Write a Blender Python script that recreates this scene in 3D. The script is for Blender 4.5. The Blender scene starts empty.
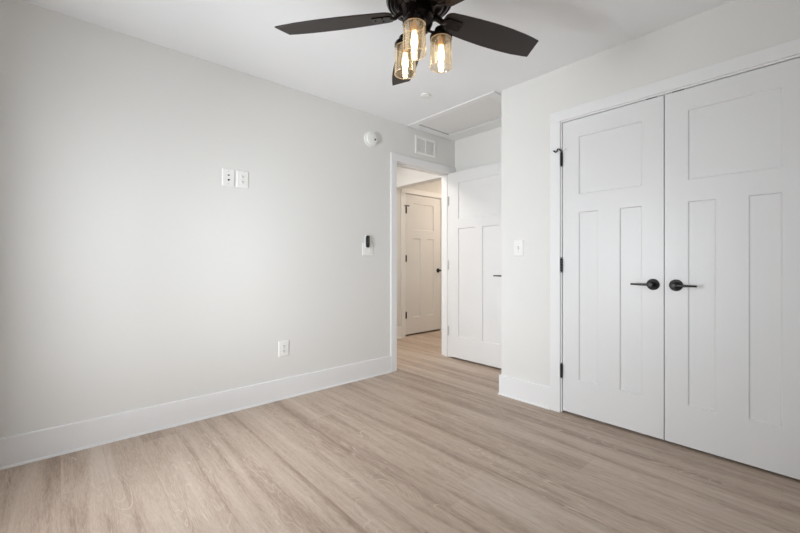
import bpy, bmesh, math, random
from mathutils import Vector, Matrix

scene = bpy.context.scene
C = scene.collection
PI = math.pi

# ------------------------------------------------------------------ camera
cam_data = bpy.data.cameras.new('camera')
cam = bpy.data.objects.new('camera', cam_data)
C.objects.link(cam)
scene.camera = cam
cam_data.sensor_fit = 'HORIZONTAL'
cam_data.sensor_width = 36.0
cam_data.lens = 36.0 * 382.0 / 800.0
cam_data.shift_y = -4.0 / 800.0
cam_data.clip_start = 0.02
cam.location = (2.83, 0.0, 1.06)
cam.rotation_euler = (PI / 2, 0, math.atan2(430.0, 382.0))

# ------------------------------------------------------------------ world, daylight, exposure
world = bpy.data.worlds.new('world')
scene.world = world
world.use_nodes = True
wbg = world.node_tree.nodes['Background']
wbg.inputs[0].default_value = (0.80, 0.90, 1.0, 1)
wbg.inputs[1].default_value = 0.4

def area(name, loc, rot, sx, sy, power, col):
    l = bpy.data.lights.new(name, 'AREA')
    l.shape = 'RECTANGLE'
    l.size, l.size_y, l.energy, l.color = sx, sy, power, col
    o = bpy.data.objects.new(name, l)
    C.objects.link(o)
    o.location = loc
    o.rotation_euler = rot
    return o

# daylight through the window behind the camera, plus two added fill lamps
area('daylight_rear_window', (1.10, -1.12, 1.15), (math.radians(84), 0, math.radians(52)), 1.15, 1.4, 145, (0.957, 0.985, 1.035))
area('side_window_fill', (3.60, 1.75, 1.25), (math.radians(95), 0, PI / 2), 1.0, 1.2, 7, (0.955, 0.98, 1.035))  # added fill lamp outside the assumed side window
area('ground_bounce_fill', (1.05, -1.00, 0.45), (math.radians(122), 0, math.radians(35)), 1.0, 0.7, 10, (0.975, 0.98, 1.0))  # added uplight imitating ground bounce, brightens the ceiling
# the hall's own ceiling lamps
area('hall_lamp_near', (-0.60, 2.30, 2.42), (0, 0, 0), 0.3, 0.3, 13, (1.0, 0.95, 0.89))
area('hall_lamp_far', (-0.35, 4.95, 2.42), (0, 0, 0), 0.3, 0.3, 11, (1.0, 0.84, 0.69))

vs = scene.view_settings
scene.display_settings.display_device = 'sRGB'
vs.view_transform = 'Standard'
vs.look = 'None'
vs.gamma = 1.0
vs.use_curve_mapping = False
vs.exposure = 0.28
scene.cycles.diffuse_bounces = 8
scene.cycles.max_bounces = 14
scene.cycles.transparent_max_bounces = 16

# ------------------------------------------------------------------ materials
def srgb(r, g, b):
    f = lambda c: (c / 12.92 if c <= 0.04045 else ((c + 0.055) / 1.055) ** 2.4)
    return (f(r / 255), f(g / 255), f(b / 255), 1)

def mat(name, col, rough=0.5, metal=0.0, spec=0.5, bump=0.0, bscale=300, var=0.0, vscale=6):
    m = bpy.data.materials.new(name)
    m.use_nodes = True
    nt = m.node_tree
    b = nt.nodes['Principled BSDF']
    b.inputs['Base Color'].default_value = col
    b.inputs['Roughness'].default_value = rough
    b.inputs['Metallic'].default_value = metal
    b.inputs['Specular IOR Level'].default_value = spec
    tc = nt.nodes.new('ShaderNodeTexCoord')
    if var:
        n = nt.nodes.new('ShaderNodeTexNoise')
        n.inputs['Scale'].default_value = vscale
        nt.links.new(tc.outputs['Object'], n.inputs['Vector'])
        r = nt.nodes.new('ShaderNodeMapRange')
        r.inputs['To Min'].default_value = 1 - var
        r.inputs['To Max'].default_value = 1 + var
        nt.links.new(n.outputs['Fac'], r.inputs['Value'])
        mx = nt.nodes.new('ShaderNodeMix')
        mx.data_type = 'RGBA'
        mx.blend_type = 'MULTIPLY'
        mx.inputs[0].default_value = 1.0
        mx.inputs[6].default_value = col
        nt.links.new(r.outputs[0], mx.inputs[7])
        nt.links.new(mx.outputs[2], b.inputs['Base Color'])
    if bump:
        n2 = nt.nodes.new('ShaderNodeTexNoise')
        n2.inputs['Scale'].default_value = bscale
        nt.links.new(tc.outputs['Object'], n2.inputs['Vector'])
        bp = nt.nodes.new('ShaderNodeBump')
        bp.inputs['Strength'].default_value = bump
        bp.inputs['Distance'].default_value = 0.001
        nt.links.new(n2.outputs['Fac'], bp.inputs['Height'])
        nt.links.new(bp.outputs['Normal'], b.inputs['Normal'])
    return m

M_WALL = mat('greige_wall_paint', srgb(224, 223, 220), 0.55, spec=0.3, bump=0.08, bscale=260)
M_CEIL = mat('white_ceiling_paint', srgb(234, 235, 236), 0.8, spec=0.2, bump=0.06, bscale=200)
M_TRIM = mat('white_trim_paint', srgb(231, 231, 231), 0.35, spec=0.45)
M_DOOR = mat('white_door_paint', srgb(224, 224, 224), 0.38, spec=0.45)
M_HATCH = mat('white_hatch_paint', srgb(226, 226, 226), 0.6)
M_PLASTIC = mat('white_plastic', srgb(236, 236, 233), 0.3)
M_SLOT = mat('dark_slot', srgb(70, 70, 70), 0.6)
M_BLACK = mat('matte_black_metal', srgb(20, 20, 21), 0.42, metal=0.25)
M_BRONZE = mat('dark_bronze', srgb(38, 30, 27), 0.25, metal=0.75, var=0.15, vscale=20)
M_GREYMETAL = mat('painted_grey_metal', srgb(196, 196, 194), 0.4, metal=0.3)
M_BLKPLASTIC = mat('black_plastic', srgb(20, 20, 21), 0.35)
M_BRASS = mat('lamp_socket_brass', srgb(170, 120, 60), 0.35, metal=0.8)
M_RUBBER = mat('white_rubber', srgb(225, 225, 222), 0.7)

def wood_floor():
    m = bpy.data.materials.new('vinyl_plank_floor')
    m.use_nodes = True
    nt = m.node_tree
    N, L = nt.nodes, nt.links
    b = N['Principled BSDF']
    def math_(op, a, bb=None):
        n = N.new('ShaderNodeMath')
        n.operation = op
        for i, v in enumerate((a, bb)):
            if v is None:
                continue
            if isinstance(v, (int, float)):
                n.inputs[i].default_value = v
            else:
                L.new(v, n.inputs[i])
        return n.outputs[0]
    tc = N.new('ShaderNodeTexCoord')
    sep = N.new('ShaderNodeSeparateXYZ')
    L.new(tc.outputs['Object'], sep.inputs[0])
    X, Y = sep.outputs[0], sep.outputs[1]
    W, LEN = 0.18, 1.22
    ry = math_('DIVIDE', Y, W)
    row = math_('FLOOR', ry)
    wn = N.new('ShaderNodeTexWhiteNoise')
    wn.noise_dimensions = '1D'
    L.new(row, wn.inputs['W'])
    xs = math_('ADD', math_('DIVIDE', X, LEN), wn.outputs['Value'])
    colx = math_('FLOOR', xs)
    comb = N.new('ShaderNodeCombineXYZ')
    L.new(row, comb.inputs[0])
    L.new(colx, comb.inputs[1])
    wn2 = N.new('ShaderNodeTexWhiteNoise')
    wn2.noise_dimensions = '3D'
    L.new(comb.outputs[0], wn2.inputs['Vector'])
    rnd = wn2.outputs['Value']
    rsep = N.new('ShaderNodeSeparateColor')
    L.new(wn2.outputs['Color'], rsep.inputs[0])
    # grain coordinates: stretched along the plank, shifted per plank
    wsep = N.new('ShaderNodeSeparateColor')
    L.new(wn.outputs['Color'], wsep.inputs[0])
    def grain(sx, sy, scale, detail, dist, shift, by_row=False):
        cc = N.new('ShaderNodeCombineXYZ')
        L.new(math_('MULTIPLY', X, sx), cc.inputs[0])
        L.new(math_('ADD', math_('MULTIPLY', Y, sy), math_('MULTIPLY', (wsep if by_row else rsep).outputs[shift], 40.0)), cc.inputs[1])
        L.new(math_('MULTIPLY', wn.outputs['Value'] if by_row else rnd, 30.0), cc.inputs[2])
        n = N.new('ShaderNodeTexNoise')
        n.inputs['Scale'].default_value = scale
        n.inputs['Detail'].default_value = detail
        n.inputs['Roughness'].default_value = 0.6
        n.inputs['Distortion'].default_value = dist
        L.new(cc.outputs[0], n.inputs['Vector'])
        return n.outputs['Fac']
    g_band = grain(0.45, 8.0, 1.2, 2.0, 0.5, 0, True)
    g_mid = grain(2.2, 22.0, 1.7, 6.0, 0.9, 1, True)
    g_fine = grain(11.0, 110.0, 2.0, 4.0, 0.5, 2)
    g_ring = grain(1.1, 7.5, 1.0, 1.5, 1.2, 2)
    g_mask = grain(1.4, 5.0, 1.1, 1.0, 0.4, 1)
    g_pore = grain(9.0, 90.0, 2.2, 2.0, 0.6, 0)
    tone = math_('ADD',
                 math_('ADD', math_('MULTIPLY', g_band, 0.46), math_('MULTIPLY', g_mid, 0.26)),
                 math_('ADD', math_('MULTIPLY', g_fine, 0.28), math_('MULTIPLY', math_('SUBTRACT', rnd, 0.5), 0.07)))
    ramp = N.new('ShaderNodeValToRGB')
    L.new(tone, ramp.inputs[0])
    e = ramp.color_ramp.elements
    e[0].position, e[0].color = 0.37, srgb(*FLOOR_DARK)
    e[1].position, e[1].color = 0.63, srgb(*FLOOR_LIGHT)
    k = ramp.color_ramp.elements.new(0.50)
    k.color = srgb(*FLOOR_MID)
    # pale cathedral veins: contour lines of a stretched noise, only in patches
    fr_ = math_('FRACT', math_('MULTIPLY', g_ring, 16.0))
    dist_ = math_('ABSOLUTE', math_('SUBTRACT', fr_, 0.5))
    vn = N.new('ShaderNodeMapRange')
    vn.inputs['From Min'].default_value = 0.10
    vn.inputs['From Max'].default_value = 0.02
    L.new(dist_, vn.inputs['Value'])
    mk = N.new('ShaderNodeMapRange')
    mk.inputs['From Min'].default_value = 0.48
    mk.inputs['From Max'].default_value = 0.62
    L.new(g_mask, mk.inputs['Value'])
    vein = math_('MULTIPLY', math_('MULTIPLY', vn.outputs[0], mk.outputs[0]), 0.45)
    # pale cerused pores
    pr = N.new('ShaderNodeMapRange')
    pr.inputs['From Min'].default_value = 0.62
    pr.inputs['From Max'].default_value = 0.74
    L.new(g_pore, pr.inputs['Value'])
    mx = N.new('ShaderNodeMix')
    mx.data_type = 'RGBA'
    L.new(math_('MAXIMUM', math_('MULTIPLY', pr.outputs[0], 0.25), vein), mx.inputs[0])
    L.new(ramp.outputs[0], mx.inputs[6])
    mx.inputs[7].default_value = srgb(214, 200, 184)
    # seams
    fy = math_('FRACT', ry)
    ey = math_('MINIMUM', fy, math_('SUBTRACT', 1.0, fy))
    fx = math_('FRACT', xs)
    ex = math_('MINIMUM', fx, math_('SUBTRACT', 1.0, fx))
    sy_ = math_('LESS_THAN', ey, 0.006)
    sx_ = math_('LESS_THAN', ex, 0.0010)
    seam = math_('MAXIMUM', sy_, sx_)
    mx2 = N.new('ShaderNodeMix')
    mx2.data_type = 'RGBA'
    L.new(math_('MULTIPLY', seam, 0.16), mx2.inputs[0])
    L.new(mx.outputs[2], mx2.inputs[6])
    mx2.inputs[7].default_value = srgb(96, 78, 66)
    L.new(mx2.outputs[2], b.inputs['Base Color'])
    rr = N.new('ShaderNodeMapRange')
    rr.inputs['To Min'].default_value = 0.38
    rr.inputs['To Max'].default_value = 0.52
    L.new(g_mid, rr.inputs['Value'])
    L.new(rr.outputs[0], b.inputs['Roughness'])
    b.inputs['Specular IOR Level'].default_value = 0.35
    bp = N.new('ShaderNodeBump')
    bp.inputs['Strength'].default_value = 0.12
    bp.inputs['Distance'].default_value = 0.001
    L.new(math_('SUBTRACT', g_fine, math_('MULTIPLY', seam, 0.6)), bp.inputs['Height'])
    L.new(bp.outputs['Normal'], b.inputs['Normal'])
    return m

FLOOR_DARK, FLOOR_MID, FLOOR_LIGHT = (147, 126, 110), (181, 162, 146), (198, 182, 168)
M_FLOOR = wood_floor()

def blade_wood():
    m = bpy.data.materials.new('espresso_blade_wood')
    m.use_nodes = True
    nt = m.node_tree
    N, L = nt.nodes, nt.links
    b = N['Principled BSDF']
    tc = N.new('ShaderNodeTexCoord')
    mp = N.new('ShaderNodeMapping')
    mp.inputs['Scale'].default_value = (3, 45, 3)
    L.new(tc.outputs['Object'], mp.inputs[0])
    n = N.new('ShaderNodeTexNoise')
    n.inputs['Scale'].default_value = 2.0
    n.inputs['Detail'].default_value = 5
    n.inputs['Distortion'].default_value = 0.6
    L.new(mp.outputs[0], n.inputs['Vector'])
    r = N.new('ShaderNodeValToRGB')
    r.color_ramp.elements[0].position = 0.3
    r.color_ramp.elements[0].color = srgb(124, 95, 81)
    r.color_ramp.elements[1].position = 0.7
    r.color_ramp.elements[1].color = srgb(166, 137, 121)
    L.new(n.outputs['Fac'], r.inputs[0])
    L.new(r.outputs[0], b.inputs['Base Color'])
    b.inputs['Roughness'].default_value = 0.42
    return m
M_BLADE = blade_wood()
M_EDGE = mat('dark_blade_edge', srgb(40, 31, 28), 0.5)

def thin_glass(name, tint, gloss=0.10, gmax=0.5, trans=0.0):
    m = bpy.data.materials.new(name)
    m.use_nodes = True
    nt = m.node_tree
    N, L = nt.nodes, nt.links
    N.remove(N['Principled BSDF'])
    out = N['Material Output']
    t = N.new('ShaderNodeBsdfTransparent')
    t.inputs[0].default_value = tint
    g = N.new('ShaderNodeBsdfGlossy')
    g.inputs['Roughness'].default_value = 0.08
    g.inputs[0].default_value = (1, 1, 1, 1)
    fr = N.new('ShaderNodeLayerWeight')
    fr.inputs['Blend'].default_value = 0.35
    mr = N.new('ShaderNodeMapRange')
    mr.inputs['To Min'].default_value = gloss * 0.3
    mr.inputs['To Max'].default_value = gmax
    L.new(fr.outputs['Fresnel'], mr.inputs['Value'])
    mx = N.new('ShaderNodeMixShader')
    L.new(mr.outputs[0], mx.inputs[0])
    if trans:
        d = N.new('ShaderNodeBsdfTranslucent')
        d.inputs[0].default_value = (0.95, 0.84, 0.66, 1)
        m0 = N.new('ShaderNodeMixShader')
        m0.inputs[0].default_value = trans
        L.new(t.outputs[0], m0.inputs[1])
        L.new(d.outputs[0], m0.inputs[2])
        L.new(m0.outputs[0], mx.inputs[1])
    else:
        L.new(t.outputs[0], mx.inputs[1])
    L.new(g.outputs[0], mx.inputs[2])
    L.new(mx.outputs[0], out.inputs[0])
    return m
M_SHADE = thin_glass('champagne_glass', (1.0, 0.965, 0.90, 1), 0.12, 0.45, 0.045)
M_RIM = thin_glass('champagne_glass_rim', (0.95, 0.84, 0.66, 1), 0.6, 0.6, 0.75)
M_PANE = thin_glass('window_glass', (0.97, 0.98, 0.98, 1), 0.05)

def emit(name, col, s):
    m = bpy.data.materials.new(name)
    m.use_nodes = True
    nt = m.node_tree
    N = nt.nodes
    N.remove(N['Principled BSDF'])
    e = N.new('ShaderNodeEmission')
    e.inputs[0].default_value = col
    e.inputs[1].default_value = s
    nt.links.new(e.outputs[0], N['Material Output'].inputs[0])
    return m
M_BULB = emit('lit_bulb', (1.0, 0.84, 0.60, 1), 16.0)

# ------------------------------------------------------------------ mesh helpers
def box(bm, x0, x1, y0, y1, z0, z1):
    vs_ = [bm.verts.new(p) for p in ((x0, y0, z0), (x1, y0, z0), (x1, y1, z0), (x0, y1, z0),
                                     (x0, y0, z1), (x1, y0, z1), (x1, y1, z1), (x0, y1, z1))]
    for f in ((3, 2, 1, 0), (4, 5, 6, 7), (0, 1, 5, 4), (1, 2, 6, 5), (2, 3, 7, 6), (3, 0, 4, 7)):
        bm.faces.new([vs_[i] for i in f])

def lathe(bm, prof, segs=40, mtx=None):
    """prof: (radius, z) list, revolved about z."""
    rings = []
    for r, z in prof:
        if r < 1e-6:
            rings.append([bm.verts.new((0, 0, z))])
        else:
            rings.append([bm.verts.new((r * math.cos(2 * PI * i / segs), r * math.sin(2 * PI * i / segs), z)) for i in range(segs)])
    for a, b in zip(rings, rings[1:]):
        for i in range(segs):
            j = (i + 1) % segs
            if len(a) == 1 and len(b) == 1:
                continue
            if len(a) == 1:
                bm.faces.new((a[0], b[j], b[i]))
            elif len(b) == 1:
                bm.faces.new((a[i], a[j], b[0]))
            else:
                bm.faces.new((a[i], a[j], b[j], b[i]))
    if mtx is not None:
        bmesh.ops.transform(bm, matrix=mtx, verts=[v for ring in rings for v in ring])

def tube(bm, pts, r, segs=12):
    pts = [Vector(p) for p in pts]
    rad = r if isinstance(r, (list, tuple)) else [r] * len(pts)
    rings = []
    for i, p in enumerate(pts):
        d = (pts[min(i + 1, len(pts) - 1)] - pts[max(i - 1, 0)]).normalized()
        up = Vector((0, 0, 1)) if abs(d.z) < 0.95 else Vector((1, 0, 0))
        u = d.cross(up).normalized()
        v = u.cross(d)
        rings.append([bm.verts.new(p + rad[i] * (u * math.cos(2 * PI * k / segs) + v * math.sin(2 * PI * k / segs))) for k in range(segs)])
    for a, b in zip(rings, rings[1:]):
        for k in range(segs):
            bm.faces.new((a[k], a[(k + 1) % segs], b[(k + 1) % segs], b[k]))
    bm.faces.new(rings[0][::-1])
    bm.faces.new(rings[-1])

def prism(bm, pts2d, z0, z1):
    lo = [bm.verts.new((x, y, z0)) for x, y in pts2d]
    hi = [bm.verts.new((x, y, z1)) for x, y in pts2d]
    n = len(lo)
    bm.faces.new(lo[::-1])
    bm.faces.new(hi)
    for i in range(n):
        bm.faces.new((lo[i], lo[(i + 1) % n], hi[(i + 1) % n], hi[i]))

def obj(name, bm, m, parent=None, smooth=False, bevel=0.0, segs=2, mtx=None, autos=35):
    bmesh.ops.recalc_face_normals(bm, faces=bm.faces)
    me = bpy.data.meshes.new(name)
    bm.to_mesh(me)
    bm.free()
    for mm in (m if isinstance(m, (list, tuple)) else [m]):
        me.materials.append(mm)
    if smooth:
        me.polygons.foreach_set('use_smooth', [True] * len(me.polygons))
        me.set_sharp_from_angle(angle=math.radians(autos))
    o = bpy.data.objects.new(name, me)
    C.objects.link(o)
    if mtx is not None:
        o.matrix_local = mtx
    if parent:
        o.parent = parent
    if bevel:
        b = o.modifiers.new('bevel', 'BEVEL')
        b.width = bevel
        b.segments = segs
        b.limit_method = 'ANGLE'
        b.angle_limit = math.radians(40)
        b.harden_normals = False
    return o

def tag(o, label, cat, group=None, kind=None):
    o['label'] = label
    o['category'] = cat
    if group:
        o['group'] = group
    if kind:
        o['kind'] = kind
    return o

def empty(name, loc, rotz=0.0):
    o = bpy.data.objects.new(name, None)
    o.empty_display_size = 0.1
    C.objects.link(o)
    o.location = loc
    o.rotation_euler = (0, 0, rotz)
    return o

def boxes(*bs):
    bm = bmesh.new()
    for b in bs:
        box(bm, *b)
    return bm

# ------------------------------------------------------------------ room measures
H = 2.44                     # ceiling
XR, YB = 3.30, -0.45         # right wall, rear wall (behind the camera)
YC, YA = 2.65, 3.345          # closet wall face, alcove back wall face
XC = 1.075                    # closet corner
DY0, DY1 = 2.463, 3.268      # bedroom doorway
XH = -1.21                   # hall wall face
T = 0.12

# floor
o = obj('floor', boxes((XH - 0.7, XR + T, YB - T, 5.6, -0.10, 0.0)), M_FLOOR)
tag(o, 'pale brown wood-look plank floor running through room and hall', 'floor', kind='structure')

# ceiling with the attic opening
hx0, hx1, hy0, hy1 = 0.098, 0.965, 2.655, 3.134
bm = boxes((XH - 0.7, hx0, YB - T, 5.6, H, H + .12), (hx1, XR + T, YB - T, 5.6, H, H + .12),
           (hx0, hx1, YB - T, hy0, H, H + .12), (hx0, hx1, hy1, 5.6, H, H + .12),
           (XH - 0.7, XR + T, YB - T, 5.6, H + .12, H + .2))
tag(obj('ceiling', bm, M_CEIL), 'flat white painted ceiling above the fan', 'ceiling', kind='structure')

# walls
bm = boxes((-T, 0, YB - T, DY0 - .02, 0, H), (-T, 0, DY1 + .02, 5.6, 0, H), (-T, 0, DY0 - .02, DY1 + .02, 2.069, H))
tag(obj('wall_left', bm, M_WALL), 'long pale greige wall with outlets and the hall doorway', 'wall', kind='structure')
tag(obj('wall_back', boxes((0, XR + T, YA, YA + T, 0, H)), M_WALL),
    'short pale greige wall behind the open bedroom door', 'wall', kind='structure')
cx0, cx1 = 1.572, 2.792      # closet opening between jambs
bm = boxes((XC, cx0 - .018, YC, YC + T, 0, H), (cx1 + .018, XR, YC, YC + T, 0, H),
           (cx0 - .018, cx1 + .018, YC, YC + T, 2.067, H), (XC, XC + T, YC + T, YA, 0, H))
tag(obj('wall_closet', bm, M_WALL), 'pale greige wall around the closet double doors', 'wall', kind='structure')
wx0, wx1, wz0, wz1 = 0.72, 1.74, 0.44, 1.78
bm = boxes((0, wx0, YB - T, YB, 0, H), (wx1, XR + T, YB - T, YB, 0, H), (wx0, wx1, YB - T, YB, 0, wz0), (wx0, wx1, YB - T, YB, wz1, H))
tag(obj('wall_rear', bm, M_WALL), 'greige window wall behind the camera', 'wall', kind='structure')
sy0, sy1 = 1.25, 2.25  # opening for the added side window
bm = boxes((XR, XR + T, YB, sy0, 0, H), (XR, XR + T, sy1, YA, 0, H), (XR, XR + T, sy0, sy1, 0, wz0), (XR, XR + T, sy0, sy1, wz1, H))
tag(obj('wall_right', bm, M_WALL), 'greige wall with an added window, opposite the long outlet wall', 'wall', kind='structure')
# hall
hd0, hd1 = 3.675, 4.455
bm = boxes((XH - T, XH, 1.2, hd0 - .02, 0, H), (XH - T, XH, hd1 + .02, 5.6, 0, H), (XH - T, XH, hd0 - .02, hd1 + .02, 2.067, H))
tag(obj('wall_hall', bm, M_WALL), 'greige hall wall around the closed hall door', 'wall', kind='structure')
tag(obj('wall_hall_near', boxes((XH, -T, 1.2, 1.3, 0, H)), M_WALL), 'near end wall of the hall', 'wall', kind='structure')
tag(obj('wall_hall_far', boxes((XH, -T, 5.5, 5.6, 0, H)), M_WALL), 'far end wall of the hall', 'wall', kind='structure')
tag(obj('wall_room_beyond', boxes((XH - .7, XH - .6, 1.2, 5.6, 0, H), (XH - .6, XH - T, 1.2, 1.3, 0, H), (XH - .6, XH - T, 5.5, 5.6, 0, H)), M_WALL),
    'wall of the dark space behind the hall door', 'wall', kind='structure')
tag(obj('wall_header', boxes((XH, -T, 3.40, 3.53, 2.081, H)), M_CEIL), 'bright white dropped header crossing the hall ceiling', 'wall header', kind='structure')

# windows (both outside the picture, the side one added for extra light)
def window(name, lab, mtx, w):
    fr = boxes((0, .05, -.09, -.02, wz0, wz1), (w - .05, w, -.09, -.02, wz0, wz1), (.05, w - .05, -.09, -.02, wz0, wz0 + .05),
               (.05, w - .05, -.09, -.02, wz1 - .05, wz1), (.05, w - .05, -.085, -.03, 1.17, 1.21))
    o_ = obj(name, fr, M_TRIM, mtx=mtx)
    tag(o_, lab, 'window', kind='structure')
    obj('pane', boxes((.05, w - .05, -.06, -.056, wz0 + .05, wz1 - .05)), M_PANE, o_)
    obj('sill', boxes((-.05, w + .05, -.02, .03, wz0 - .03, wz0 - .001)), M_TRIM, o_)
window('window_1', 'white sash window in the rear wall', Matrix.Translation((wx0, YB, 0)), wx1 - wx0)
window('window_added', 'added white sash window in the unseen side wall', Matrix.Translation((XR, sy0, 0)) @ Matrix.Rotation(PI / 2, 4, 'Z'), sy1 - sy0)

# ------------------------------------------------------------------ baseboards with shoe moulding
BH, BT = 0.158, 0.014
def base_run(bm, p, q, nrm, ext0=0.0, ext1=0.0):
    """baseboard + shoe along p->q (xy), projecting along nrm."""
    p, q, n = Vector(p), Vector(q), Vector(nrm)
    d = (q - p).normalized()
    prof = [(0, 0), (.021, 0), (.021, .006), (.019, .0105), (.0165, .0125), (BT, .013), (BT, BH - .004), (BT - .003, BH), (0, BH)]
    a, b = [], []
    for off, z in prof:
        k0 = p - d * (ext0 * off)
        k1 = q + d * (ext1 * off)
        a.append(bm.verts.new((k0.x + n.x * off, k0.y + n.y * off, z)))
        b.append(bm.verts.new((k1.x + n.x * off, k1.y + n.y * off, z)))
    k = len(prof)
    for i in range(k):
        bm.faces.new((a[i], a[(i + 1) % k], b[(i + 1) % k], b[i]))
    bm.faces.new(a)
    bm.faces.new(b[::-1])

bm = bmesh.new(); base_run(bm, (0, YB), (0, 2.390), (1, 0))
tag(obj('baseboard_left', bm, M_TRIM), 'tall white baseboard along the long outlet wall', 'baseboard', kind='structure')
bm = bmesh.new(); base_run(bm, (XC, YC), (1.491, YC), (0, -1), ext0=1.0)
base_run(bm, (XC, YC), (XC, YA - .03), (-1, 0), ext0=1.0)
tag(obj('baseboard_closet', bm, M_TRIM), 'white baseboard wrapping the corner beside the closet', 'baseboard', kind='structure')
bm = bmesh.new(); base_run(bm, (2.875, YC), (XR, YC), (0, -1))
tag(obj('baseboard_right', bm, M_TRIM), 'white baseboard on the far side of the closet', 'baseboard', kind='structure')
bm = bmesh.new(); base_run(bm, (0.02, YA), (XC, YA), (0, -1))
tag(obj('baseboard_back', bm, M_TRIM), 'white baseboard behind the open bedroom door', 'baseboard', kind='structure')
bm = bmesh.new(); base_run(bm, (XH, 1.3), (XH, 3.610), (1, 0))
tag(obj('baseboard_hall', bm, M_TRIM), 'white baseboard in the hall beside the hall door', 'baseboard', kind='structure')

# ------------------------------------------------------------------ casings and jambs
def casing_x(name, lab, x, y0, y1, top, w, th, s, inner):
    """casing around an opening in a wall of constant x; s = side it projects to."""
    xa, xb = sorted((x, x + s * th))
    bm = boxes((xa, xb, y0 - w, y0, 0, top), (xa, xb, y1, y1 + inner, 0, top), (xa, xb, y0 - w, y1 + inner, top, top + w))
    return tag(obj(name, bm, M_TRIM, bevel=.0025), lab, 'door casing', kind='structure')
# bedroom doorway: casing, jamb with stop
casing_x('trim_1', 'white casing framing the open doorway to the hall', 0, DY0 - .004, DY1 + .006, 2.054, .072, .017, 1, .068)
bm = boxes((-T - .001, .001, DY0 - .02, DY0, 0, 2.052), (-T - .001, .001, DY1, DY1 + .02, 0, 2.052), (-T - .001, .001, DY0 - .02, DY1 + .02, 2.052, 2.069),
           (-.085, -.04, DY0, DY0 + .011, 0, 2.052), (-.085, -.04, DY1 - .011, DY1, 0, 2.052), (-.085, -.04, DY0, DY1, 2.041, 2.052))
tag(obj('trim_2', bm, M_TRIM, bevel=.0015), 'white jamb and stop lining the doorway to the hall', 'door jamb', kind='structure')
casing_x('trim_3', 'white casing on the hall side of the bedroom doorway', -T, DY0 - .005, DY1 + .006, 2.051, .072, .017, -1, .072)
# hall door casing and jamb
casing_x('trim_4', 'white casing around the closed hall door', XH, hd0 + .006, hd1 - .006, 2.055, .072, .017, 1, .072)
bm = boxes((XH - T, XH + .001, hd0 - .02, hd0 + .012, 0, 2.051), (XH - T, XH + .001, hd1 - .012, hd1 + .02, 0, 2.051), (XH - T, XH + .001, hd0 - .02, hd1 + .02, 2.051, 2.066))
tag(obj('trim_5', bm, M_TRIM), 'white jamb around the closed hall door', 'door jamb', kind='structure')
# closet casing and jamb
bm = boxes((1.491, 1.564, YC - .017, YC, 0, 2.058), (2.800, 2.873, YC - .017, YC, 0, 2.058), (1.491, 2.873, YC - .017, YC, 2.058, 2.130))
tag(obj('trim_6', bm, M_TRIM, bevel=.0025), 'white casing around the closet double doors', 'door casing', kind='structure')
bm = boxes((cx0 - .018, cx0, YC - .001, YC + T, 0, 2.049), (cx1, cx1 + .018, YC - .001, YC + T, 0, 2.049), (cx0 - .018, cx1 + .018, YC - .001, YC + T, 2.049, 2.067))
jamb = tag(obj('trim_7', bm, M_TRIM, bevel=.001), 'white jamb lining the closet opening', 'door jamb', kind='structure')
for xa in (2.118, 2.250):
    obj('catch_plate', boxes((xa - .028, xa + .028, YC + .001, YC + .028, 2.0455, 2.0489)), M_BLACK, jamb)['label'] = 'black ball catch plate above the closet doors'

# ------------------------------------------------------------------ doors
def slab(w, h, t, panels, rec=0.009, ch=0.005):
    """door slab, x 0..w, z 0..h, front face at y=0 (looking from -y), back at y=t; recessed flat panels both sides."""
    bm = bmesh.new()
    xs = sorted({0, w, *[p[0] for p in panels], *[p[1] for p in panels]})
    zs = sorted({0, h, *[p[2] for p in panels], *[p[3] for p in panels]})
    inside = lambda x, z: any(p[0] < x < p[1] and p[2] < z < p[3] for p in panels)
    for y, s in ((0.0, 1), (t, -1)):
        for i in range(len(xs) - 1):
            for j in range(len(zs) - 1):
                if inside((xs[i] + xs[i + 1]) / 2, (zs[j] + zs[j + 1]) / 2):
                    continue
                bm.faces.new([bm.verts.new(p) for p in ((xs[i], y, zs[j]), (xs[i + 1], y, zs[j]), (xs[i + 1], y, zs[j + 1]), (xs[i], y, zs[j + 1]))][::s])
        for a, b, c, d in panels:
            o4 = [(a, c), (b, c), (b, d), (a, d)]
            i4 = [(a + ch, c + ch), (b - ch, c + ch), (b - ch, d - ch), (a + ch, d - ch)]
            ov = [bm.verts.new((x, y, z)) for x, z in o4]
            iv = [bm.verts.new((x, y + s * rec, z)) for x, z in i4]
            bm.faces.new(iv[::s])
            for k in range(4):
                bm.faces.new([ov[k], ov[(k + 1) % 4], iv[(k + 1) % 4], iv[k]][::s])
    for p in (((0, 0, 0), (0, 0, h), (0, t, h), (0, t, 0)), ((w, 0, 0), (w, t, 0), (w, t, h), (w, 0, h)),
              ((0, 0, 0), (0, t, 0), (w, t, 0), (w, 0, 0)), ((0, 0, h), (w, 0, h), (w, t, h), (0, t, h))):
        bm.faces.new([bm.verts.new(q) for q in p])
    bmesh.ops.remove_doubles(bm, verts=bm.verts, dist=1e-5)
    return bm

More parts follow.
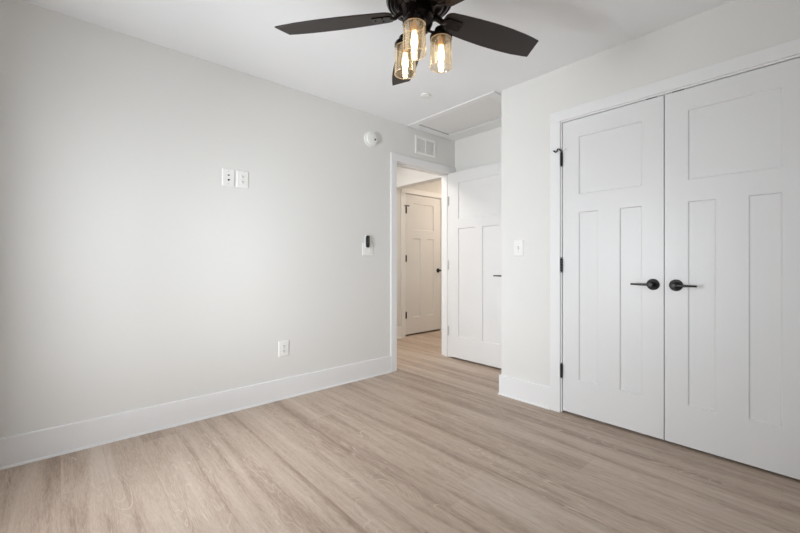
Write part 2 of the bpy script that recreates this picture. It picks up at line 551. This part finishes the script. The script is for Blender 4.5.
def lever_handle(parent, x, z, direction, length=.105, y=0.0, s=-1, label=None):
    """round rose with a straight lever; s=-1: on the front (y=0) side."""
    bm = bmesh.new()
    R = Matrix.Translation((x, y, z)) @ Matrix.Rotation(PI / 2 if s < 0 else -PI / 2, 4, 'X')
    lathe(bm, [(0, 0), (.0335, 0), (.0335, .006), (.031, .0095), (.020, .011), (.0125, .014), (.0115, .040), (.0135, .044), (.0135, .060), (.011, .063), (0, .063)], 40, R)
    h = obj('door_handle', bm, M_BLACK, parent, smooth=True)
    bm = bmesh.new()
    yy = y + s * .052
    n = 8
    rings = []
    for i in range(n + 1):
        u = i / n
        xx = x + direction * (u * length)
        hz = .0075 - .0022 * u
        hy = .0055 - .0015 * u
        yo = yy + s * .004 * math.sin(u * PI)
        rings.append([bm.verts.new((xx, yo + a * hy, z + b * hz)) for a, b in ((-1, -.6), (-.6, -1), (.6, -1), (1, -.6), (1, .6), (.6, 1), (-.6, 1), (-1, .6))])
    for a, b in zip(rings, rings[1:]):
        for k in range(8):
            bm.faces.new((a[k], a[(k + 1) % 8], b[(k + 1) % 8], b[k]))
    bm.faces.new(rings[0]); bm.faces.new(rings[-1][::-1])
    obj('lever', bm, M_BLACK, h, smooth=True)
    h['label'] = label or 'black lever handle'
    return h

def hinge(parent, x, y, z, m, rad=.0074, lab=None):
    """hinge barrel with knuckles, axis vertical at x,y; leaf plates either side."""
    bm = bmesh.new()
    k = 5
    for i in range(k):
        z0 = z - .046 + .092 * i / k
        lathe(bm, [(0, 0), (rad, 0), (rad, .092 / k - .0008), (0, .092 / k - .0008)], 14, Matrix.Translation((x, y, z0)))
    lathe(bm, [(0, 0), (.0035, .001), (.005, .004), (.0035, .007), (0, .008)], 12, Matrix.Translation((x, y, z + .046)))
    lathe(bm, [(0, 0), (.0035, -.001), (.005, -.004), (.0035, -.007), (0, -.008)], 12, Matrix.Translation((x, y, z - .046)))
    h = obj('hinge', bm, m, parent, smooth=True)
    if lab:
        h['label'] = lab
    return h

def hinge_stop(parent, pts, tip, m, rad=.0045):
    bm = bmesh.new()
    tube(bm, pts, rad, 10)
    s = obj('hinge_pin_stop', bm, m, parent, smooth=True)
    s['label'] = 'black bent door stop on the top hinge'
    bm = bmesh.new()
    for p, q in tip:
        tube(bm, (p, q), .006, 12)
    obj('bumper', bm, M_RUBBER, s, smooth=True)
    return s

DH = 2.032
cl_w = 0.6035
def cl_panels(flip):
    a = [(.111, .482, 1.516, 1.912), (.111, .236, .238, 1.394), (.357, .482, .238, 1.394)]
    return a
# left closet door (x 1.579..2.1805)
d1 = obj('door_1', slab(cl_w, DH - .005, .035, [(.111, .4905, 1.511, 1.907), (.111, .235, .233, 1.389), (.3665, .4905, .233, 1.389)]), M_DOOR,
         mtx=Matrix.Translation((1.5765, YC + .002, .017)))
tag(d1, 'closet door next to the light switch, white, three panels, black lever pointing away from its partner', 'door', 'closet double doors', 'structure')
d2 = obj('door_2', slab(cl_w, DH - .005, .035, [(.111, .4905, 1.511, 1.907), (.111, .235, .233, 1.389), (.3665, .4905, .233, 1.389)]), M_DOOR,
         mtx=Matrix.Translation((2.1850, YC + .002, .017)))
tag(d2, 'closet door cut off by the picture edge, white, three panels, black lever', 'door', 'closet double doors', 'structure')
lever_handle(d1, 2.127 - 1.5765, .912, -1)
lever_handle(d2, 2.241 - 2.1850, .912, 1)
for z in (1.785, 1.038, .293):
    hinge(d1, -.0045, -.0105, z - .012, M_BLACK, lab='black hinge')
    hinge(d2, cl_w + .0045, -.0105, z - .012, M_BLACK, lab='black hinge')
hinge_stop(d1, [(-.0045, -.0105, 1.829), (-.012, -.030, 1.841), (-.018, -.038, 1.842), (-.026, -.036, 1.826), (-.036, -.036, 1.822), (-.050, -.032, 1.835)],
           [((-.050, -.032, 1.835), (-.056, -.030, 1.840)), ((.010, -.022, 1.836), (.028, -.022, 1.838))], M_BLACK)

# open bedroom door: leaf along +x at y = DY1-.035 .. DY1
bd_w = .803
d3 = obj('door_3', slab(bd_w, DH - .002, .035, [(.141, .662, 1.518, 1.915), (.141, .368, .232, 1.412), (.455, .662, .232, 1.412)]), M_DOOR,
         mtx=Matrix.Translation((.003, DY1 - .036, .020)))
tag(d3, 'white bedroom door standing open against the alcove wall', 'door', None, 'structure')
lever_handle(d3, .741, .910, -1, .112)
lever_handle(d3, .741, .910, -1, .112, y=.035, s=1)
for z in (1.745, 1.035, .305):
    hinge(d3, .004, -.006, z - .022, M_GREYMETAL, lab='pale grey hinge')

# hall door: faces +x.  local x -> world +y, local -y (front) -> world +x
hw = hd1 - hd0 - .030
mt = Matrix.Translation((XH - .002, hd0 + .015, .024)) @ Matrix.Rotation(PI / 2, 4, 'Z')
d4 = obj('door_4', slab(hw, DH - .010, .035, [(.160, .590, 1.515, 1.900), (.160, .305, .238, 1.386), (.455, .590, .238, 1.386)]), M_DOOR, mtx=mt)
tag(d4, 'closed white panelled door across the hall, seen through the doorway', 'door', None, 'structure')
lever_handle(d4, hw - .062, .912, -1, .05, label='black round door handle')
for z in (1.805, 1.112, .300):
    hinge(d4, .001, -.021, z - .018, M_BLACK, .010, lab='black hinge')
hinge_stop(d4, [(-.034, -.028, 1.845), (-.020, -.026, 1.848), (-.0045, -.0105, 1.848), (.030, -.028, 1.848), (.05, -.03, 1.848)],
           [((-.034, -.028, 1.845), (-.040, -.03, 1.845)), ((.050, -.03, 1.848), (.057, -.03, 1.848))], M_BLACK, .008)

# ------------------------------------------------------------------ attic hatch
hat = tag(empty('attic_hatch', (.53, 2.90, H)), 'white framed attic access hatch in the ceiling by the doorway', 'attic hatch')
L_ = lambda *b: tuple(v - (.53, .53, 2.90, 2.90, H, H)[i] for i, v in enumerate(b))
bm = boxes(L_(.010, 1.040, 2.600, 2.662, H - .012, H - .0005), L_(.010, 1.040, 3.128, 3.200, H - .012, H - .0005),
           L_(.010, .104, 2.662, 3.128, H - .012, H - .0005), L_(.957, 1.040, 2.662, 3.128, H - .012, H - .0005))
obj('hatch_frame', bm, M_TRIM, hat, bevel=.0015)
obj('hatch_panel', boxes(L_(.118, .956, 2.664, 3.114, H - .004, H + .010)), M_HATCH, hat, bevel=.001)

# ------------------------------------------------------------------ ceiling sprinkler cover
spr = obj('sprinkler_cover', (lambda bm: (lathe(bm, [(0, -.018), (.040, -.0175), (.043, -.016), (.043, -.013), (.030, -.0125), (.030, 0), (0, 0)], 40), bm)[1])(bmesh.new()),
          M_PLASTIC, smooth=True, mtx=Matrix.Translation((.62, 2.24, H)))
tag(spr, 'small round white sprinkler cover on the ceiling beyond the fan', 'sprinkler')

# ------------------------------------------------------------------ wall devices.  frame: local x along wall, local z up, local -y out of the wall
def on_left(y, z):      # on wall_left (x=0): local x -> +y ; out (-y local) -> +x
    return Matrix.Translation((0, y, z)) @ Matrix.Rotation(PI / 2, 4, 'Z')
def on_closet(x, z):
    return Matrix.Translation((x, YC, z))

def place(e, m):
    e.matrix_world = m
    return e

def plate_part(parent, w, h, name='cover_plate'):
    bm = bmesh.new()
    a, b, t = w / 2, h / 2, .0065
    lo = [bm.verts.new(p) for p in ((-a, 0, -b), (a, 0, -b), (a, 0, b), (-a, 0, b))]
    mi = [bm.verts.new(p) for p in ((-a, -t * .5, -b), (a, -t * .5, -b), (a, -t * .5, b), (-a, -t * .5, b))]
    i = .005
    hi = [bm.verts.new(p) for p in ((-a + i, -t, -b + i), (a - i, -t, -b + i), (a - i, -t, b - i), (-a + i, -t, b - i))]
    for p, q in ((lo, mi), (mi, hi)):
        for k in range(4):
            bm.faces.new((p[k], p[(k + 1) % 4], q[(k + 1) % 4], q[k]))
    bm.faces.new(hi)
    bm.faces.new(lo[::-1])
    return obj(name, bm, M_PLASTIC, parent)

RX = Matrix.Rotation(PI / 2, 4, 'X')      # lathe axis z -> -y
def screw(parent, x, z):
    bm = bmesh.new()
    lathe(bm, [(0, 0), (.0035, 0), (.0030, .0012), (0, .0016)], 16, Matrix.Translation((x, -.0064, z)) @ RX)
    obj('screw', bm, M_GREYMETAL, parent, smooth=True)

def receptacle(parent, z):
    bm = bmesh.new()
    pts = []
    r = .0172
    for i in range(48):
        a = 2 * PI * i / 48
        pts.append((r * math.cos(a), max(-.0140, min(.0140, r * math.sin(a)))))
    prism(bm, pts, 0, .0028)
    bmesh.ops.transform(bm, matrix=Matrix.Translation((0, -.006, z)) @ RX, verts=bm.verts)
    rc = obj('receptacle', bm, M_PLASTIC, parent, bevel=.0006)
    bm = boxes((-.0082, -.0050, -.0094, -.0087, z - .001, z + .0080), (.0050, .0080, -.0094, -.0087, z - .001, z + .0068))
    lathe(bm, [(0, 0), (.0032, 0), (.0032, .0007), (0, .0007)], 12, Matrix.Translation((0, -.0087, z - .0068)) @ RX)
    obj('slots', bm, M_SLOT, rc)

def outlet(m, label, w=.084, h=.122):
    e = tag(place(empty('wall_outlet', (0, 0, 0)), m), label, 'outlet')
    plate_part(e, w, h)
    receptacle(e, .0195)
    receptacle(e, -.0195)
    screw(e, 0, 0)
    return e

outlet(on_left(1.300, .390), 'white duplex outlet low on the wall above the baseboard')
outlet(on_left(.9865, 1.662), 'white duplex outlet high on the wall beside the cable jack plate')
med = tag(place(empty('media_plate', (0, 0, 0)), on_left(.8875, 1.662)), 'white cable and data jack plate beside the high outlet', 'wall plate')
plate_part(med, .084, .122)
obj('data_jack', boxes((-.009, .009, -.0085, -.006, .008, .024)), M_PLASTIC, med, bevel=.0008)
obj('jack_opening', boxes((-.0065, .0065, -.0090, -.0084, .011, .020)), M_SLOT, med)
bm = bmesh.new()
lathe(bm, [(0, 0), (.0065, 0), (.0065, .002), (.0048, .0022), (.0048, .010), (.0022, .010), (0, .008)], 16, Matrix.Translation((0, -.006, -.018)) @ RX)
obj('coax_jack', bm, M_BLACK, med, smooth=True)['label'] = 'dark coaxial jack'
screw(med, 0, .045)
screw(med, 0, -.045)

# light switch on the closet wall
sw = tag(place(empty('light_switch', (0, 0, 0)), on_closet(1.230, 1.173)), 'white toggle light switch between the corner and the closet', 'light switch')
plate_part(sw, .080, .122)
obj('toggle_slot', boxes((-.0065, .0065, -.0072, -.006, -.013, .013)), M_GREYMETAL, sw)
bm = bmesh.new()
vs8 = [(-.0045, -.007, -.006), (.0045, -.007, -.006), (.0045, -.007, .006), (-.0045, -.007, .006)]
ve8 = [(-.0035, -.017, -.011), (.0035, -.017, -.011), (.0035, -.018, -.004), (-.0035, -.018, -.004)]
a_ = [bm.verts.new(p) for p in vs8]; b_ = [bm.verts.new(p) for p in ve8]
for k in range(4):
    bm.faces.new((a_[k], a_[(k + 1) % 4], b_[(k + 1) % 4], b_[k]))
bm.faces.new(b_); bm.faces.new(a_[::-1])
obj('toggle', bm, M_PLASTIC, sw, bevel=.0006)
screw(sw, 0, .030)
screw(sw, 0, -.030)

# double switch plate by the doorway with the black fan remote in its white holder
dp = tag(place(empty('switch_plate', (0, 0, 0)), on_left(2.117, 1.183)), 'wide white switch plate under the black remote by the doorway', 'light switch')
plate_part(dp, .128, .118)
for x in (-.030, .030):
    bm = bmesh.new()
    s0 = [(-.0165, -.006, -.033), (.0165, -.006, -.033), (.0165, -.006, .033), (-.0165, -.006, .033)]
    mid = [(x + a, -.0095 if c < 0 else -.0075, c) for a, b, c in s0]
    lo = [bm.verts.new((x + a, b, c)) for a, b, c in s0]
    hi = [bm.verts.new(p) for p in mid]
    for k in range(4):
        bm.faces.new((lo[k], lo[(k + 1) % 4], hi[(k + 1) % 4], hi[k]))
    bm.faces.new(hi); bm.faces.new(lo[::-1])
    obj('rocker', bm, M_PLASTIC, dp, bevel=.0006)

def capsule(bm, w, h, y0, y1, seg=14):
    r = w / 2
    pts = [(r * math.cos(PI * i / seg), h / 2 - r + r * math.sin(PI * i / seg)) for i in range(seg + 1)]
    pts += [(r * math.cos(PI + PI * i / seg), -h / 2 + r + r * math.sin(PI + PI * i / seg)) for i in range(seg + 1)]
    prism(bm, pts, 0, abs(y1 - y0))
    bmesh.ops.transform(bm, matrix=Matrix.Translation((0, y0, 0)) @ RX, verts=bm.verts)
hold = bmesh.new(); capsule(hold, .052, .120, 0, -.010)
ho = tag(obj('remote_holder', hold, M_PLASTIC, bevel=.0015, mtx=on_left(2.098, 1.252) @ Matrix.Translation((.004, -.0068, 0))),
         'white wall holder behind the black remote', 'remote holder')
rb = bmesh.new(); capsule(rb, .038, .112, 0, -.016)
rem = tag(obj('remote_control', rb, M_BLKPLASTIC, bevel=.004, segs=3, mtx=on_left(2.098, 1.252) @ Matrix.Translation((0, -.0169, 0))),
          'slim black oval fan remote hanging above the wide switch plate', 'remote control')
for z in (.034, .016, -.002):
    bm = bmesh.new()
    lathe(bm, [(0, 0), (.006, 0), (.0055, .001), (0, .0013)], 18, Matrix.Translation((0, -.0158, z)) @ RX)
    obj('button', bm, M_SLOT, rem, smooth=True)

# smoke detector
sm = tag(place(empty('smoke_detector', (0, 0, 0)), on_left(2.142, 2.200)), 'round white smoke detector on the wall below the ceiling', 'smoke detector')
bm = bmesh.new()
lathe(bm, [(0, 0), (.070, 0), (.070, .008), (.066, .012), (.0, .012)], 48, RX)
obj('mounting_base', bm, M_PLASTIC, sm, smooth=True)
bm = bmesh.new()
lathe(bm, [(0, .012), (.055, .012), (.053, .017), (.060, .019), (.060, .030), (.054, .038), (.030, .042), (0, .043)], 48, RX)
obj('cover', bm, M_PLASTIC, sm, smooth=True)
bm = bmesh.new()
lathe(bm, [(0, 0), (.009, 0), (.009, .002), (.007, .003), (0, .003)], 24, Matrix.Translation((.028, -.0415, -.006)) @ RX)
obj('test_button', bm, M_SLOT, sm, smooth=True)['label'] = 'dark grey test button'

# return air grille
vw, vh = .298, .190
gr = tag(place(empty('air_vent', (0, 0, 0)), on_left(2.870, 2.275)), 'white two-bay air grille on the wall above the doorway', 'vent')
a, b = vw / 2, vh / 2
bm = boxes((-a, a, -.010, 0, b - .024, b), (-a, a, -.010, 0, -b, -b + .024), (-a, -a + .024, -.010, 0, -b + .024, b - .024),
           (a - .024, a, -.010, 0, -b + .024, b - .024), (-.007, .007, -.010, 0, -b + .024, b - .024))
obj('vent_frame', bm, M_PLASTIC, gr, bevel=.0015)
obj('duct_back', boxes((-a + .024, a - .024, -.0012, -.0002, -b + .024, b - .024)), M_GREYMETAL, gr)
for x0, x1 in ((-a + .0245, -.0075), (.0075, a - .0245)):
    bm = bmesh.new()
    n = 11
    z_lo, z_hi = -b + .024, b - .024
    st = (z_hi - z_lo) / n
    for i in range(n):
        z = z_lo + st * i
        q = [(-.0085, z + .0005), (-.0080, z - .0002), (-.0040, z + st * .93), (-.0046, z + st * .97)]
        p0 = [bm.verts.new((x0, yy, zz)) for yy, zz in q]
        p1 = [bm.verts.new((x1, yy, zz)) for yy, zz in q]
        for k in range(4):
            bm.faces.new((p0[k], p0[(k + 1) % 4], p1[(k + 1) % 4], p1[k]))
        bm.faces.new(p0); bm.faces.new(p1[::-1])
    obj('louvers', bm, M_PLASTIC, gr)

# ------------------------------------------------------------------ ceiling fan
FX, FY = 1.645, 1.167
fan = tag(empty('ceiling_fan', (FX, FY, H)), 'dark bronze ceiling fan with five espresso blades and three lit glass lamps', 'ceiling fan')
Z = lambda z: z - H
bm = bmesh.new()
lathe(bm, [(0, 0), (.075, 0), (.075, -.012), (.062, -.040), (.030, -.058), (.020, -.062), (0, -.062)], 48)
obj('canopy', bm, M_BRONZE, fan, smooth=True)
bm = bmesh.new()
lathe(bm, [(0, -.055), (.0135, -.055), (.0135, -.12), (0, -.12)], 24)
obj('downrod', bm, M_BRONZE, fan, smooth=True)
bm = bmesh.new()
pr = [(0, Z(2.335)), (.045, Z(2.335)), (.060, Z(2.325)), (.115, Z(2.315)), (.140, Z(2.295)), (.146, Z(2.265)), (.141, Z(2.255)), (.147, Z(2.245)),
      (.148, Z(2.215)), (.142, Z(2.207)), (.146, Z(2.200)), (.145, Z(2.190)), (.137, Z(2.180)), (.130, Z(2.1815)), (.124, Z(2.174)), (.114, Z(2.170)), (.107, Z(2.1735)),
      (.100, Z(2.167)), (.088, Z(2.163)), (.080, Z(2.166)), (0, Z(2.166))]
lathe(bm, pr, 64)
obj('motor_housing', bm, M_BRONZE, fan, smooth=True, autos=50)

def fan_blade(ang):
    """blade along local +x, flat in xy, tilted about x by the pitch."""
    up = [(.118, .024), (.121, .036), (.129, .046), (.145, .0525), (.20, .058), (.28, .064), (.37, .068), (.46, .0685), (.55, .065), (.62, .057), (.658, .051)]
    dn = [(.636, -.053), (.60, -.058), (.54, -.064), (.46, -.068), (.37, -.068), (.28, -.064), (.20, -.058), (.145, -.0525), (.129, -.046), (.121, -.036), (.118, -.024)]
    bm = bmesh.new()
    prism(bm, up + dn, -.003, .003)
    for f in bm.faces:
        if abs(f.normal.z) < .5:
            f.material_index = 1
    mt_ = Matrix.Rotation(ang, 4, 'Z') @ Matrix.Translation((0, 0, Z(2.142))) @ Matrix.Rotation(math.radians(-13), 4, 'X')
    bl = obj('blade', bm, [M_BLADE, M_EDGE], fan, mtx=mt_, bevel=.001)
    # iron: plate under the blade, neck curving up into the motor
    bm = bmesh.new()
    pl = [(.118, -.014), (.134, -.024), (.140, -.026), (.207, -.025), (.213, -.020), (.213, .020), (.207, .025), (.140, .026), (.134, .024), (.118, .014)]
    prism(bm, pl, -.0085, -.0032)
    secs = [(.075, .010, .020, .010), (.092, .004, .017, .009), (.108, -.006, .015, .008), (.122, -.0075, .014, .006), (.134, -.0065, .013, .003)]
    rings = []
    for x, zc, hw_, hz in secs:
        rings.append([bm.verts.new((x, hw_ * math.cos(2 * PI * k / 12), zc + hz * math.sin(2 * PI * k / 12))) for k in range(12)])
    for p, q in zip(rings, rings[1:]):
        for k in range(12):
            bm.faces.new((p[k], p[(k + 1) % 12], q[(k + 1) % 12], q[k]))
    bm.faces.new(rings[0]); bm.faces.new(rings[-1][::-1])
    for x, y in ((.165, .014), (.165, -.014), (.198, 0)):
        lathe(bm, [(0, -.0115), (.003, -.011), (.0045, -.009), (.0045, -.006), (0, -.006)], 12, Matrix.Translation((x, y, 0)))
    obj('blade_iron', bm, M_BRONZE, bl, smooth=True, autos=30)['label'] = 'dark metal blade bracket'
for k in range(5):
    fan_blade(math.radians(73.5 + 72 * k))

bm = bmesh.new()
lathe(bm, [(0, Z(2.168)), (.052, Z(2.168)), (.052, Z(2.155)), (.058, Z(2.150)), (.060, Z(2.120)), (.056, Z(2.095)), (.046, Z(2.072)), (.028, Z(2.056)), (.012, Z(2.050)),
           (.010, Z(2.044)), (.006, Z(2.036)), (0, Z(2.034))], 48)
hub = obj('light_kit_hub', bm, M_BRONZE, fan, smooth=True, autos=50)
for k in range(3):
    a = math.radians(-58.5 + 119 * k) if k else math.radians(-58)
    a = math.radians((-57.7, 55.5, 179.0)[k])
    lx, ly = .095 * math.cos(a), .095 * math.sin(a)
    bm = bmesh.new()
    ca, sa = math.cos(a), math.sin(a)
    tube(bm, [(r * ca, r * sa, Z(z)) for r, z in ((.030, 2.072), (.055, 2.066), (.075, 2.066), (.088, 2.074))], .0055)
    arm = obj('lamp_arm', bm, M_BRONZE, fan, smooth=True)
    tl = Matrix.Translation((lx, ly, 0))
    bm = bmesh.new()
    lathe(bm, [(0, Z(2.094)), (.008, Z(2.093)), (.016, Z(2.088)), (.026, Z(2.084)), (.029, Z(2.078)), (.029, Z(2.066)), (.034, Z(2.061)), (.045, Z(2.056)), (.0485, Z(2.050)), (.0485, Z(2.038)),
               (.046, Z(2.036)), (.044, Z(2.044)), (.0, Z(2.046))], 40, tl)
    cup = obj('lamp_cup', bm, M_BRONZE, fan, smooth=True, autos=50)
    bm = bmesh.new()
    lathe(bm, [(0, Z(2.046)), (.016, Z(2.046)), (.016, Z(2.012)), (.014, Z(2.008)), (0, Z(2.008))], 24, tl)
    obj('bulb_socket', bm, M_BRASS, cup, smooth=True)['label'] = 'brass coloured bulb socket'
    bm = bmesh.new()
    lathe(bm, [(.0475, Z(1.916)), (.0478, Z(1.9145)), (.0485, Z(1.916)), (.0475, Z(1.985)), (.0465, Z(2.026)), (.0430, Z(2.039)), (.0415, Z(2.039)), (.0448, Z(2.026)), (.0460, Z(1.985)), (.0475, Z(1.916))], 48, tl)
    sh = obj('lamp_shade', bm, M_SHADE, fan, smooth=True, autos=60)
    sh['label'] = 'champagne tinted clear glass lamp shade'
    bm = bmesh.new()
    zc, rc = 1.9155, .0480
    lathe(bm, [(rc + .0016 * math.cos(2 * PI * q / 8), Z(zc) + .0016 * math.sin(2 * PI * q / 8)) for q in range(9)], 48, tl)
    obj('shade_rim', bm, M_RIM, sh, smooth=True)['label'] = 'pale golden glass rim'
    bm = bmesh.new()
    zc, rc = 2.036, .0445
    lathe(bm, [(rc + .0016 * math.cos(2 * PI * q / 8), Z(zc) + .0016 * math.sin(2 * PI * q / 8)) for q in range(9)], 48, tl)
    obj('shade_collar', bm, M_RIM, sh, smooth=True)['label'] = 'golden glass collar'
    bm = bmesh.new()
    lathe(bm, [(0, Z(1.932)), (.006, Z(1.934)), (.0105, Z(1.942)), (.0135, Z(1.957)), (.0135, Z(1.972)), (.0110, Z(1.992)), (.0085, Z(2.004)), (.0080, Z(2.009)), (0, Z(2.009))], 24, tl)
    obj('bulb', bm, M_BULB, fan, smooth=True)['label'] = 'glowing tubular bulb'
